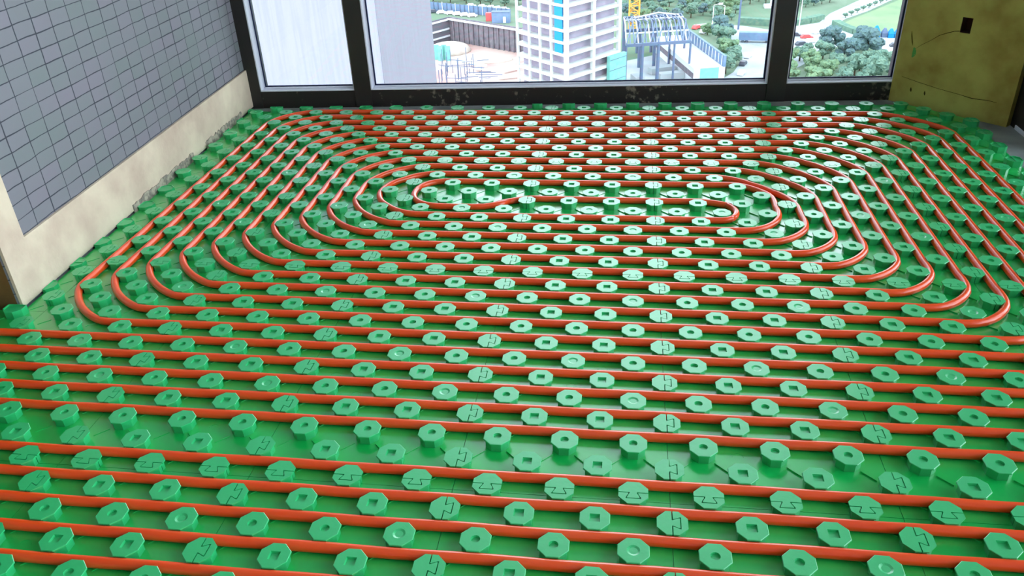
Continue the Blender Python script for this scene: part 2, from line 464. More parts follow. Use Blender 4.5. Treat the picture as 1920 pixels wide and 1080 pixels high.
def stud_mesh(kind):
    b = MB()
    rings = [R3(ring16(oct_r(NECK)), Z_SHEET), R3(ring16(oct_r(NECK)), 0.0244), R3(ring16(oct_r(AP)), 0.0262),
             R3(ring16(oct_r(AP)), 0.0288), R3(ring16(oct_r(AP-0.014)), Z_TOP)]
    if kind == 'square':
        rings += [R3(ring16(sq_r(0.135)), Z_TOP), R3(ring16(sq_r(0.12)), Z_TOP-0.0055)]
    elif kind == 'round':
        rings += [R3(ring16(circ(0.125)), Z_TOP), R3(ring16(circ(0.11)), Z_TOP-0.0055)]
    elif kind == 'ring':
        rings += [R3(ring16(circ(0.16)), Z_TOP), R3(ring16(circ(0.15)), Z_TOP-0.0016), R3(ring16(circ(0.135)), Z_TOP-0.0016), R3(ring16(circ(0.125)), Z_TOP-0.0003)]
    elif kind == 'dish':
        rings += [R3(ring16(circ(0.17)), Z_TOP), R3(ring16(circ(0.11)), Z_TOP-0.0018)]
    elif kind == 'cup':      # a cut edge stud: hollow shell round an inner tube
        rings = [R3(ring16(oct_r(0.36)), Z_SHEET), R3(ring16(oct_r(0.36)), 0.020), R3(ring16(oct_r(0.33)), 0.020), R3(ring16(oct_r(0.33)), Z_SHEET+0.001)]
        for i in range(16):
            j = 0.0045*math.sin(i*2.1)+0.003*math.sin(i*5.3)
            for k in (1, 2):
                x, y, z = rings[k][i]; rings[k][i] = (x, y, z+j-(0.008 if i in (9, 10, 11, 12) else 0))
        b.loft(rings, cap0=True, cap1=True)
        b.loft([R3(ring16(circ(0.17)), Z_SHEET), R3(ring16(circ(0.17)), 0.025), R3(ring16(circ(0.13)), 0.025), R3(ring16(circ(0.13)), Z_SHEET+.001)])
        for a in (0.4, 2.0, 3.6, 5.2):
            b.bar((math.cos(a)*.16*U, math.sin(a)*.16*U, 0.012), (math.cos(a)*.34*U, math.sin(a)*.34*U, 0.011), 0.0014, 0.016)
        return b
    b.loft(rings)
    return b

def seam_halves(vertical):
    """Outline of the two interlocking halves of a seam stud: (tongue half, socket half)."""
    o = AP; c = AP*math.tan(math.radians(22.5)); g = 0.014
    # tongue side is -x, the tongue points to +x
    path = [(0.0, -o), (0.0, -0.115), (0.035, -0.115), (0.17, -0.185), (0.21, -0.185), (0.21, 0.185), (0.17, 0.185), (0.035, 0.115), (0.0, 0.115), (0.0, o)]
    male = [(-c, -o)] + [(x-g, y) if abs(y) > 0.3 else (x-g, y-math.copysign(0.018, y)) for x, y in path] + [(-c, o), (-o, c), (-o, -c)]
    fem = [(c, o)] + [(x+g, y) if abs(y) > 0.3 else (x+g, y+math.copysign(0.018, y)) for x, y in path[::-1]] + [(c, -o), (o, -c), (o, c)]
    if vertical: return male, fem
    rot = lambda P: [(y, -x) for x, y in P]       # tongue now points to -y (towards the viewer)
    return rot(male), rot(fem)
def half_mesh(poly):
    b = MB(); s = NECK/AP
    if area(poly) < 0: poly = poly[::-1]
    b.loft([R3(poly, Z_SHEET, s), R3(poly, 0.0244, s), R3(poly, 0.0262), R3(poly, Z_TOP)])
    return b

PROTO = {}
def proto(kind):
    if kind not in PROTO:
        if kind in ('VM', 'VF', 'HM', 'HF'):
            pr = seam_halves(kind[0] == 'V')[0 if kind[1] == 'M' else 1]
            bb = half_mesh(pr)
        else:
            bb = stud_mesh(kind)
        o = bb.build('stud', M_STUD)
        PROTO[kind] = o.data
        bpy.data.objects.remove(o)
    return PROTO[kind]

def add_stud(K, r, kind, panel, name='stud', rz=0.0):
    oc = [(K+x, r+y) for x, y in ring16(oct_r(AP))][::1]
    hps = list(HALFPLANES)
    if r > 8.3: hps.append(WALLPLANE)
    elif K < -24.5 and r > 7.7: hps.append((0, 1, 8.2))
    full = all(a*x+b_*y <= c for a, b_, c in hps for x, y in oc)
    if full:
        o = bpy.data.objects.new(name, proto(kind))
        COL.objects.link(o)
        o.parent = panel; o.location = (K*U, r*U, 0); o.rotation_euler = (0, 0, rz)
        return
    if kind in ('VM', 'VF', 'HM', 'HF'):
        oc = [(K+x, r+y) for x, y in [(AP, .17), (.17, AP), (-.17, AP), (-AP, .17), (-AP, -.17), (-.17, -AP), (.17, -AP), (AP, -.17)]]
        oc = clip(oc, {'VM': (1, 0, K), 'VF': (-1, 0, -K), 'HM': (0, -1, -r), 'HF': (0, 1, r)}[kind])
    for h in hps:
        oc = clip(oc, h)
        if len(oc) < 3: return
    if abs(area(oc)) < 0.06: return
    b = MB()
    # the cut leaves a hollow shell: a rim round a lower infill
    cx = sum(p[0] for p in oc)/len(oc); cy = sum(p[1] for p in oc)/len(oc)
    P = [(x*U, y*U) for x, y in oc]
    I = [((cx+(x-cx)*0.9)*U, (cy+(y-cy)*0.9)*U) for x, y in oc]
    b.loft([[(x, y, Z_SHEET) for x, y in P], [(x, y, Z_TOP) for x, y in P], [(x, y, Z_TOP) for x, y in I], [(x, y, Z_TOP-0.004) for x, y in I]])
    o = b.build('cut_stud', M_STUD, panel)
    if K < -24 and r > 9: o.scale = (1, 1, 0.6)

ORD = ['', 'first', 'second', 'third', 'fourth', 'fifth', 'sixth', 'seventh', 'eighth', 'ninth', 'tenth', 'eleventh']
strips = [(30, 36, 'narrow strip against the window'), (24, 30, 'second strip from the window'),
          (12, 24, 'third strip from the window'), (0, 12, 'fourth strip from the window'), (-12, 0, 'strip nearest the viewer')]
rng = random.Random(7)
for r0, r1, sname in strips:
    idx = 0
    for ci in range(-6, 4):
        K0, K1 = 6*ci, 6*ci+6
        if r0 >= 12 and K1 <= -24-1: continue
        rects = [[(K0, r0), (K1, r0), (K1, r1), (K0, r1)]]
        pieces = []
        for rc in rects:
            if r0 >= 8.35:
                parts = [(rc, [WALLPLANE])]
            elif r1 > 8.35 and K0 < -24:
                lo = [(K0, r0), (K1, r0), (K1, 8.25), (K0, 8.25)]
                hi = [(K0, 8.25), (K1, 8.25), (K1, r1), (K0, r1)]
                parts = [(lo, []), (hi, [WALLPLANE])]
            else: parts = [(rc, [])]
            for q, extra in parts:
                for h in HALFPLANES+extra:
                    q = clip(q, h) if len(q) > 2 else q
                if len(q) > 2 and abs(area(q)) > 0.2: pieces.append(q)
        if not pieces: continue
        idx += 1
        cK = (K0+K1)/2
        root = empty('floor_heating_panel', (0, 0, 0))
        tag(root, 'green studded floor panel, %s from the left in the %s' % (ORD[idx], sname), 'floor panel', 'green studded panels covering the floor')
        b = MB()
        for q in pieces:
            mxp = sum(p[0] for p in q)/len(q); myp = sum(p[1] for p in q)/len(q)
            P = [(x*U-math.copysign(0.0006, x-mxp), y*U-math.copysign(0.0006, y-myp)) for x, y in q]
            if area(P) < 0: P = P[::-1]
            b.prism(P, 0.0005, Z_SHEET)
        def inside(x, y, m=0.05):
            if not (K0+m < x < K1-m and r0+m < y < r1-m): return False
            if any(a*x+b_*y > c-m for a, b_, c in HALFPLANES): return False
            if y > 8.2 and WALLPLANE[0]*x+WALLPLANE[1]*y > WALLPLANE[2]-m: return False
            return True
        for r in range(r0-1, r1+1):              # raised diagonal ribs between neighbouring studs
            for K in range(K0-1, K1+2):
                if (K+r) % 2 == 0: continue
                for dK in (1, -1):
                    a = (K+0.4*dK, r+0.4); c = (K+0.6*dK, r+0.6)
                    if inside(*a) and inside(*c):
                        p = Vector((a[0]*U-0.006*dK, a[1]*U-0.006, Z_SHEET+0.0004)); q = Vector((c[0]*U+0.006*dK, c[1]*U+0.006, Z_SHEET+0.0004))
                        b.bar(p, q, *((0.0040, 0.0060) if dK < 0 else (0.0020, 0.0026)))
        for _ in range(5):                        # shallow moulding marks
            x = rng.uniform(K0+.6, K1-.6); y = round(rng.uniform(r0+1, r1-1))
            x = round(x); 
            if (x+y) % 2 == 0 and inside(x-.4, y) and inside(x+.4, y):
                rr = 0.16*U
                pts = [(x*U+math.cos(t)*rr, y*U+math.sin(t)*rr) for t in [math.radians(20*k) for k in range(10)]]
                for p, q in zip(pts[:-1], pts[1:]): b.bar((*p, Z_SHEET), (*q, Z_SHEET), 0.0012, 0.0016)
        b.build('base_sheet', M_GREEN, root)
        for r in range(r0, r1+1):
            for K in range(K0, K1+1):
                if (K+r) % 2 == 0: continue
                onV = K in (K0, K1); onH = r in (r0, r1)
                if onV and r % 2:                    # split stud on the joint between neighbours
                    add_stud(K, r, 'VF' if K == K0 else 'VM', root, 'joint_stud')
                elif onH:
                    if r == r1: add_stud(K, r, 'HF', root, 'joint_stud')
                    else: add_stud(K, r, 'HM', root, 'joint_stud')
                elif r % 2:
                    if K == -24 and r > 9: add_stud(K, r, 'cup', root, 'cut_stud', rz=rng.uniform(0, 6))
                    else: add_stud(K, r, 'square', root)
                else:
                    h = (K*7+r*5+(K*r) % 3) % 6
                    add_stud(K, r, 'ring' if h == 0 else ('dish' if h == 3 else 'round'), root)

# ------------------------------------------------------------------ heating pipe
PR = 0.0120; PZ = Z_SHEET + PR + 0.0002
def fillet(pts, radii, step=0.3):
    out = [Vector(pts[0])]
    for i in range(1, len(pts)-1):
        p, c, n = Vector(pts[i-1]), Vector(pts[i]), Vector(pts[i+1])
        a = (p-c).normalized(); d = (n-c).normalized(); r = radii[i]
        if r <= 0: out.append(c); continue
        p0 = c+a*r; p1 = c+d*r
        k = max(6, int(r*1.6/step))
        for j in range(k+1):
            t = j/k; w = 0.58     # rounded corner, a little fuller than a parabola
            q0 = p0; q1 = p0.lerp(c, w); q2 = p1.lerp(c, w); q3 = p1
            out.append(q0*(1-t)**3+q1*3*t*(1-t)**2+q2*3*t*t*(1-t)+q3*t**3)
    out.append(Vector(pts[-1]))
    res = [out[0]]
    for q in out[1:]:
        L = (q-res[-1]).length
        n = max(1, int(L/step)); p = res[-1].copy()
        for j in range(1, n+1): res.append(p.lerp(q, j/n))
    clean = [res[0]]
    for q in res[1:]:
        if (q-clean[-1]).length > 0.05: clean.append(q)
    return clean
def relax(path, dmin=0.492, it=60):
    n = len(path); base = [p.copy() for p in path]; off = [Vector((0, 0)) for _ in path]
    for _ in range(it):
        new = [o.copy() for o in off]
        for i in range(1, n-1):
            new[i] = off[i]*0.5+(off[i-1]+off[i+1])*0.25
            q = base[i]+new[i]
            for K in range(math.floor(q.x), math.floor(q.x)+2):
                for r in range(math.floor(q.y), math.floor(q.y)+2):
                    if (K+r) % 2 == 0: continue
                    d = Vector((q.x-K, q.y-r)); L = d.length
                    if 1e-6 < L < dmin: q = q + d/L*(dmin-L)
            new[i] = q-base[i]
        off = new
    return [b_+o for b_, o in zip(base, off)]
def pipe(path, name, label, group=None):
    n = 12; V = []; F = []
    for i, p in enumerate(path):
        a = path[max(i-1, 0)]; c = path[min(i+1, len(path)-1)]
        d = (c-a).normalized(); s = Vector((-d.y, d.x))
        for k in range(n):
            t = 2*math.pi*k/n
            V.append((p.x*U+s.x*PR*math.cos(t), p.y*U+s.y*PR*math.cos(t), PZ+PR*math.sin(t)))
        if i:
            for k in range(n):
                j = (k+1) % n
                F.append(((i-1)*n+k, (i-1)*n+j, i*n+j, i*n+k))
    F.append(tuple(range(n))); F.append(tuple(range(len(V)-n, len(V))))
    o = mesh_obj(name, V, F, M_PIPE, smooth=True)
    return tag(o, label, 'pipe', group)

# Arm A (from the middle outward) and arm B share one pipe.  Corner list: (K, r, corner radius)
armA = [(-6.6, 19.35, 1.2), (-8.2, 18.5, 1.4)]
A = [(-11.75, 18.5, 1.5), (-11.75, 21.5, 1.45),
     (5.55, 21.5, 2.9), (5.55, 16.5, 2.0), (-14.5, 16.5, 3.4), (-14.5, 23.5, 3.3),
     (7.5, 23.5, 3.5), (7.5, 14.5, 2.3), (-16.5, 14.5, 3.6), (-16.5, 25.5, 3.3),
     (9.5, 25.5, 3.8), (9.5, 12.5, 2.4), (-18.5, 12.5, 3.8), (-18.5, 27.5, 3.3),
     (11.5, 27.5, 3.9), (11.5, 10.5, 2.6), (-20.5, 10.5, 3.8), (-20.5, 29.5, 3.2),
     (13.5, 29.5, 3.9), (13.5, 8.5, 2.8), (-22.5, 8.5, 3.8), (-22.5, 31.5, 3.2),
     (15.5, 31.5, 3.8), (15.5, 6.5, 3.0), (-44, 6.5, 0)]
B = [(2.9, 19.5, .9), (3.75, 18.95, .45), (3.75, 18.0, .45), (3.2, 17.5, .35), (-13.5, 17.5, 2.45), (-13.5, 22.5, 2.4),
     (6.5, 22.5, 3.4), (6.5, 15.5, 2.3), (-15.5, 15.5, 3.5), (-15.5, 24.5, 3.3),
     (8.5, 24.5, 3.7), (8.5, 13.5, 2.4), (-17.5, 13.5, 3.7), (-17.5, 26.5, 3.3),
     (10.5, 26.5, 3.9), (10.5, 11.5, 2.5), (-19.5, 11.5, 3.8), (-19.5, 28.5, 3.3),
     (12.5, 28.5, 3.9), (12.5, 9.5, 2.6), (-21.5, 9.5, 3.8), (-21.5, 30.5, 3.2),
     (14.5, 30.5, 3.8), (14.5, 7.5, 2.8), (-23.5, 7.5, 3.8), (-23.5, 32.5, 3.0),
     (16.5, 32.5, 3.6), (16.5, 5.5, 3.2), (-44, 5.5, 0)]
S = [(-5.0, 19.5, 1.0)]
seq = A[::-1] + armA[::-1] + S + B
path = fillet([(k, r) for k, r, _ in seq], [q for _, _, q in seq])
path = relax(path)
pipe(path, 'heating_pipe', 'orange-red heating pipe wound in nested rounded loops with an S-bend in the middle')

words = {4: 'first straight orange pipe on the viewer side of the nested loops', 3: 'second straight orange pipe on the viewer side of the nested loops',
         2: 'third straight orange pipe, bordering the empty lane between stud rows', 0: 'straight orange pipe just on the viewer side of the empty lane',
         -1: 'second straight orange pipe on the viewer side of the empty lane', -2: 'third straight orange pipe on the viewer side of the empty lane',
         -3: 'fourth straight orange pipe on the viewer side of the empty lane', -4: 'straight orange pipe nearest the viewer, cut by the picture edge'}
prng = random.Random(3)
for g, lab in words.items():
    pts = [Vector((-44+0.5*i, g+0.5+0.012*math.sin(i*0.7+g))) for i in range(0, 125)]
    pipe(pts, 'heating_pipe', lab, 'straight pipe runs across the front of the floor')

# ------------------------------------------------------------------ outdoors
ZG = -75.0; ZP = -85.0
def site(u, v, z=ZG):
    d = RT*((u-960)/FPX) + DN*((v-540)/FPX) + FW
    k = (z-CAMZ)/d.z
    return Vector((CAMX+d.x*k, CAMY+d.y*k, z))

# neighbouring tower wing seen at the left
b = MB()
P1 = Vector((-5.35, 15.9)); P2 = Vector((-6.06, 24.0))
b.prism([(-22, 14.6), (P1.x, P1.y), (P1.x-0.3, P1.y+0.05), (-22, 15.0)], -76, 35)
bt = b.build('wall_neighbour_wing', M_FACADE); tag(bt, 'pale lavender tiled wing of the next tower seen through the left panes', 'building')
b = MB()
b.prism([(P1.x, P1.y+0.02), (P2.x, P2.y), (-22, 26), (-22, 15.1)], -76, 35)
b.build('return_wall', M_FACADE_SHADED, bt)
bt.name = 'neighbour_tower'

# ground
pl = site(842, 33); pr = site(990, 56)
wd = (pr-pl).normalized(); wn = Vector((-wd.y, wd.x, 0))
lback = site(808, 42)
b = MB()
far = 1800
def quad(b, pts, z): b.add([(p[0], p[1], z) for p in pts], [tuple(range(len(pts)))])
pr2 = pl + wd*64
quad(b, [pr2, (far, pr2.y), (far, far), (-far, far), (-far, lback.y-60), lback+Vector((-40, -6, 0)), lback, pl], ZG)
quad(b, [(pr2.x, 60), (far, 60), (far, pr2.y), pr2], ZG)
tag(b.build('ground', M_GROUND), kind='structure')
b = MB(); quad(b, [(-260, 60), (pr2.x+1, 60), (pr2.x+1, pr2.y+4), (-260, 600)], ZP)
tag(b.build('pit_ground', M_SAND), kind='structure')
b = MB()
def wallseg(b, p, q, z0, z1, t=0.6):
    d = (q-p).normalized(); n = Vector((-d.y, d.x, 0))*t
    b.prism([(p.x, p.y), (q.x, q.y), (q.x+n.x, q.y+n.y), (p.x+n.x, p.y+n.y)], z0, z1)
wallseg(b, pl, pr2, ZP, ZG+0.3)
for i in range(22):
    p = pl + wd*(2.2+2.9*i); b.box((p.x-0.25, p.y-0.7, ZP), (p.x+0.25, p.y, ZG-1))
rw = b.build('retaining_wall', M_RETAIN)
tag(rw, 'tall grey retaining wall at the back of the excavation pit', 'retaining wall')
b = MB(); wallseg(b, lback, pl, ZP, ZG+0.3)
b.build('side_wall', mat('dark_side_wall', srgb(96, 94, 102), 1, 0), rw)
b = MB()
for z in (ZG-0.6, ZG-4.5, ZG-7.5):
    b.bar(lback-wn*0.5+Vector((0, 0, z-ZG)), pl-wn*0.5+Vector((0, 0, z-ZG)), 0.8, 0.7)
b.bar(pl-wn*0.9+Vector((0, 0, -0.4)), pr2-wn*0.9+Vector((0, 0, -0.4)), 1.0, 0.6)
b.build('capping_beam', M_WHITE, rw)

# sand heaps in the pit
def heap(u, v, rx, ry, h, seed, label):
    c = site(u, v, ZP); n = 20; rings = []
    for k in range(7):
        t = k/6; rr = math.cos(t*math.pi/2)**0.8
        rings.append([(c.x+math.cos(a)*rx*rr*(1+.2*noise.noise((math.cos(a)*1.5, math.sin(a)*1.5, seed))), c.y+math.sin(a)*ry*rr, ZP-0.3+(h+.3)*math.sin(t*math.pi/2)) for a in [2*math.pi*i/n for i in range(n)]])
    b = MB(); b.loft(rings)
    return tag(b.build('sand_heap', mat('pale_sand', srgb(186, 176, 164), 1, 0, var=srgb(164, 150, 140), scale=.3), smooth=True), label, 'sand heap')
heap(842, 96, 10, 9, 3.5, 1, 'whitish sand heap in the pit beside the lavender wing')
heap(902, 112, 13, 7, 2.0, 5, 'low pale sand heap in the middle of the pit')

# reinforcement and scaffold posts in the pit
sc = empty('pit_scaffold', site(860, 150, ZP)); tag(sc, 'jumble of scaffold posts and rails on the pit floor below the sand heap', 'scaffold')
rg = random.Random(11)
for k in range(34):
    p = site(rg.uniform(822, 905), rg.uniform(122, 172), ZP)-sc.location; h = rg.uniform(3, 8)
    b = MB(); b.tube(p, p+Vector((0, 0, h)), 0.14, n=5); b.build('post', M_STEEL, sc)
for k in range(24):
    p = site(rg.uniform(822, 900), rg.uniform(125, 172), ZP)-sc.location+Vector((0, 0, rg.uniform(2, 5)))
    q = p+Vector((rg.uniform(4, 11), rg.uniform(-3, 3), rg.uniform(-.4, .4)))
    b = MB(); b.bar(p, q, 0.22); b.build('rail', M_WHITE if k % 4 == 0 else M_STEEL, sc)
b = MB(); 
for (u0, v0, u1, v1) in ((882, 124, 912, 128), (893, 133, 925, 136), (945, 138, 972, 132), (935, 150, 975, 146)):
    p = site(u0, v0, ZP); q = site(u1, v1, ZP); b.bar(p+Vector((0, 0, 1)), q+Vector((0, 0, 1)), 1.1, 0.8)
tag(b.build('concrete_beams', M_WHITE), 'pale concrete beams lying on the pit floor left of the concrete tower', 'concrete beams', kind='stuff')
b = MB()
for k in range(4):
    p = site(820+k*7, 112+2*(k % 2), ZP); b.box((p.x-1, p.y-.3, ZP), (p.x+1, p.y+.3, ZP+6))
tag(b.build('netting', M_NET), 'teal safety netting hung beside the lavender wing', 'netting', kind='stuff')
c = site(938, 166, ZP); b = MB(); b.box((c.x-5, c.y-2, ZP), (c.x+6, c.y+2, ZP+1.2))
tag(b.build('tarpaulin', mat('pale_blue_sheet', srgb(120, 190, 210), .9, .1)), 'light blue tarpaulin at the window sill line below the pit', 'tarpaulin')

# hoarding fence along the pit, and a blue cabin
h0 = site(806, 19); h1 = site(958, 34)
hf = empty('site_hoarding', h0); tag(hf, 'blue-grey hoarding fence behind the retaining wall', 'fence')
d = h1-h0
for k in range(18):
    a = d*(k/18); c = d*((k+0.96)/18); b = MB(); b.bar(a+Vector((0, 0, 1.9)), c+Vector((0, 0, 1.9)), 0.15, 3.6); b.build('panel', M_HOARD, hf)
    b = MB(); b.bar(a+Vector((0, -.3, 0)), a+Vector((0, -.3, 4.2)), 0.25); b.build('post', M_WHITE if k % 3 == 0 else M_STEEL, hf)
def boxat(name, u, v, sx_, sy_, sz, material, label, cat, rz=0.0, group=None, z=None, z0=0.0):
    p = site(u, v) if z is None else site(u, v, z)
    b = MB(); b.box((-sx_/2, -sy_/2, 0), (sx_/2, sy_/2, sz))
    o = b.build(name, material, loc=p+Vector((0, 0, z0))); o.rotation_euler = (0, 0, rz)
    return tag(o, label, cat, group)
cb = empty('site_cabin', site(940, 42)); tag(cb, 'blue-grey site cabin with a white door right of the red kiosk', 'cabin')
b = MB(); b.box((-3.8, -1.5, 0), (3.8, 1.5, 4.4)); b.build('cabin_body', M_HOARD, cb)
b = MB(); b.box((1.0, -1.62, 0.2), (2.2, -1.48, 2.6)); b.build('door', M_WHITE, cb)
b = MB(); b.box((-4.0, -1.7, 4.4), (4.0, 1.7, 4.6)); b.build('roof', M_STEEL, cb)
boxat('kiosk', 917, 39, 2.4, 2, 3.4, M_RED, 'small red kiosk at the left end of the blue cabin', 'kiosk')
rg = random.Random(5)

# vehicles --------------------------------------------------------
def car_mesh(material, L=4.4, W=1.8, H=1.45, van=False):
    b = MB(); h = H*0.55
    prof = [(-L/2, .3), (L/2, .3), (L/2, h*.9), (L*.32, h), (L*.2, H), (-L*.3, H), (-L*.46, h), (-L/2, h)] if not van else [(-L/2, .4), (L/2, .4), (L/2, H*.55), (L*.42, H), (-L/2, H)]
    b.loft([[(x, -W/2, z) for x, z in prof], [(x, W/2, z) for x, z in prof]])
    for x in (-L*.32, L*.32):
        for y in (-W/2-.02, W/2-.2): b.tube((x, y, .32), (x, y+.22, .32), .32, n=10)
    o = b.build('car', material); me = o.data; bpy.data.objects.remove(o); return me
CARS = {'white': car_mesh(M_WHITE), 'dark': car_mesh(M_DARK), 'red': car_mesh(M_RED), 'blue': car_mesh(M_HOARD)}
def put_car(u, v, colour, rz, where, z=ZG):
    o = bpy.data.objects.new('car', CARS[colour]); COL.objects.link(o)
    o.location = site(u, v, z); o.rotation_euler = (0, 0, rz)
    tag(o, '%s car %s' % (colour, where), 'car', 'cars parked outside')
for k, u in enumerate((828, 845, 858, 872, 886)):
    put_car(u, 25.5+k*1.5, 'white', 0.1, ('%s from the left in the row along the hoarding' % ORD[k+1]))
put_car(812, 24, 'dark', 0.1, 'at the lavender wing end of the hoarding')
for k, u in enumerate((884, 905, 922, 934, 946)):
    put_car(u, 13+k*1.6, 'white', 0.3, ('%s from the left beneath the far trees behind the hoarding' % ORD[k+1]))
put_car(1306, 54, 'red', 0.9, 'beside the hedge right of the steel roof frame')
put_car(1320, 62, 'white', 0.9, 'just nearer than the red car by the hedge')
for k, (u, v) in enumerate(((1390, 140), (1393, 122), (1402, 108))):
    put_car(u, v, ('white', 'dark', 'white')[k], 1.2, ('on the pale yard near the long gallery, %s from its end' % ORD[k+1]))
for k, (u, v, c) in enumerate(((1490, 68, 'dark'), (1512, 72, 'red'), (1548, 73, 'dark'), (1520, 80, 'white'), (1502, 85, 'dark'), (1533, 63, 'white'))):
    put_car(u, v, c, 0.1*k, ('on the road right of the thick mullion, %s of six counting outward' % ORD[k+1]))
put_car(1680, 88, 'dark', 0.0, 'near the right frame below the cyan tents')
put_car(1672, 101, 'white', 0.2, 'near the right frame among the trees')
put_car(1652, 110, 'white', 0.8, 'half hidden in the middle of the right tree clump')
tr = empty('lorry', site(1424, 80), -0.12); tag(tr, 'long grey lorry parked on the road left of the thick mullion', 'lorry')
b = MB(); b.box((-7.5, -1.3, 1.0), (5.0, 1.3, 3.8)); b.build('trailer', M_HOARD, tr)
b = MB(); b.box((5.2, -1.25, 0.5), (7.4, 1.25, 3.2)); b.build('cab', M_WHITE, tr)
for x in (-6, -4.6, 2.5, 6.3):
    b = MB(); b.tube((x, -1.35, .5), (x, 1.35, .5), .5, n=10); b.build('wheel_pair', M_DARK, tr)

# tower under construction -----------------------------------------
tw = empty('concrete_tower', (0, 0, 0)); tag(tw, 'unfinished white concrete tower with open floors and a cyan sheeted bay', 'building')
C0 = Vector((-15.9, 223.1, 0))
dl = Vector((-31.5, 238.2, 0))-C0; dr_ = Vector((-1.4, 241.5, 0))-C0
Ll, Lr = dl.length, dr_.length; dl.normalize(); dr_.normalize()
FH = 3.28; base = ZG; NF = 20
def TP(a, c, z): return C0 + dl*a + dr_*c + Vector((0, 0, z))
zoff = -1.3
def tbox(b, a0, c0, z0, a1, c1, z1): b.box((a0, c0, z0), (a1, c1, z1), TP)
for k in range(NF):
    z = base + zoff + (k+1)*FH
    b = MB(); tbox(b, 0, 0, z-0.62, Ll, Lr, z+0.12); b.build('floor_slab', M_WCONC, tw)
cols = [(0, 0)]
la = [Ll*x for x in (0.30, 0.52, 0.74, 0.985)]; ca = [Lr*x for x in (0.50, 0.985)]
for a in la: cols.append((a, 0))
for c in ca: cols.append((0, c))
for a in la[1::2]:
    for c in ca: cols.append((a, c))
for a, c in cols:
    w = 1.0 if c > 0 or a == 0 else 0.6
    b = MB(); tbox(b, max(a-w/2, 0)-.05, max(c-w/2, 0)-.05, base, max(a-w/2, 0)+w, max(c-w/2, 0)+w, base+zoff+NF*FH); b.build('column', M_WCONC, tw)
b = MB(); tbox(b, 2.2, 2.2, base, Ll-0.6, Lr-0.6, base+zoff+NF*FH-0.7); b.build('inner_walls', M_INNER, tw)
for k in range(6, NF-1):
    z = base+zoff+k*FH
    b = MB(); tbox(b, Ll*0.085, 0.25, z+0.14, Ll*0.235, 0.5, z+FH-0.75); b.build('cyan_sheet', M_CYAN, tw)
nb = empty('scaffold_net', (0, 0, 0)); tag(nb, 'teal green netted scaffold at the lower right corner of the concrete tower', 'scaffold')
b = MB(); tbox(b, -1.4, Lr*0.74, base, -0.15, Lr*1.06, base+14.5); b.build('net', M_NET, nb)
b = MB()
for k in range(5):
    for a in (-1.5,): b.bar(TP(a, Lr*.74, base+3*k+1.5), TP(a, Lr*1.06, base+3*k+1.5), 0.12)
b.build('rails', M_STEEL, nb)

# crane mast --------------------------------------------------------
cp = site(1188, 58); cw = 1.9
cr_ = empty('tower_crane', cp); tag(cr_, 'yellow lattice tower crane mast rising behind the steel roof frame', 'crane')
b = MB()
for x in (-cw, cw):
    for y in (-cw, cw): b.bar((x, y, 0), (x, y, 60), 0.65)
b.build('mast_chords', M_CRANE, cr_)
b = MB()
for k in range(24):
    z = 2.5*k
    for (x0, y0, x1, y1) in ((-cw, -cw, cw, -cw), (cw, -cw, cw, cw), (cw, cw, -cw, cw), (-cw, cw, -cw, -cw)):
        b.bar((x0, y0, z), (x1, y1, z), 0.35)
        if k % 2: x0, y0, x1, y1 = x1, y1, x0, y0
        b.bar((x0, y0, z), (x1, y1, z+2.5), 0.38)
b.build('mast_lattice', M_CRANE, cr_)

# steel roof frame ---------------------------------------------------
sf = empty('steel_roof_frame', site(1230, 140)); tag(sf, 'blue-grey steel roof frame with slanting rafters right of the concrete tower', 'steel frame')
O = sf.location
a0 = site(1172, 160); a1 = site(1290, 152); a2 = site(1275, 103)
ex = a1-a0; ey = (a2-a1)*1.2
def SP(i, j, z): return a0 + ex*i + ey*j + Vector((0, 0, z)) - O
for i in range(5):
    for j in range(3):
        b = MB(); b.tube(SP(i/4, j/2, 0), SP(i/4, j/2, 12.5), 0.55 if i in (1, 2) else 0.35, n=8); b.build('column', M_STEEL, sf)
for j in range(3):
    b = MB(); b.bar(SP(0, j/2, 12.5), SP(1, j/2, 12.5), 0.7, 0.9); b.build('edge_beam', M_STEEL, sf)
for i in range(17):
    b = MB(); t = i/16
    b.bar(SP(t, 0, 12.6), SP(t, 0.5, 14.5+0.8*math.sin(i)), 0.35); b.bar(SP(t, .5, 14.5+0.8*math.sin(i)), SP(t, 1, 12.8), 0.35)
    b.build('rafter', M_STEEL if i % 3 else M_WHITE, sf)
for i in range(8):
    b = MB(); b.bar(SP(i/8, 0, 13), SP((i+1)/8, .5, 15), 0.3); b.bar(SP((i+1)/8, .5, 15), SP(i/8, 1, 13), 0.3); b.build('brace', M_STEEL, sf)
for j in (0.25, 0.75):
    b = MB(); b.bar(SP(0, j, 13.8), SP(1, j, 13.8), 0.4); b.build('purlin', M_WHITE, sf)
b = MB(); b.bar(SP(0.1, 0.9, 13), SP(0.55, 0.6, 17), 0.45); b.bar(SP(0.55, 0.6, 17), SP(0.95, 0.95, 13), 0.45); b.build('ridge_truss', M_WHITE, sf)
b = MB()
for (u0, v0, u1, v1) in ((1190, 150, 1200, 158), (1218, 140, 1262, 134), (1235, 150, 1280, 146)):
    p = site(u0, v0); q = site(u1, v1); b.bar(p+Vector((0, 0, 1.2)), q+Vector((0, 0, 1.2)), 3, 2)
tag(b.build('spoil_heaps', M_YARD), 'pale stacks of material under the steel roof frame', 'material stacks', kind='stuff')

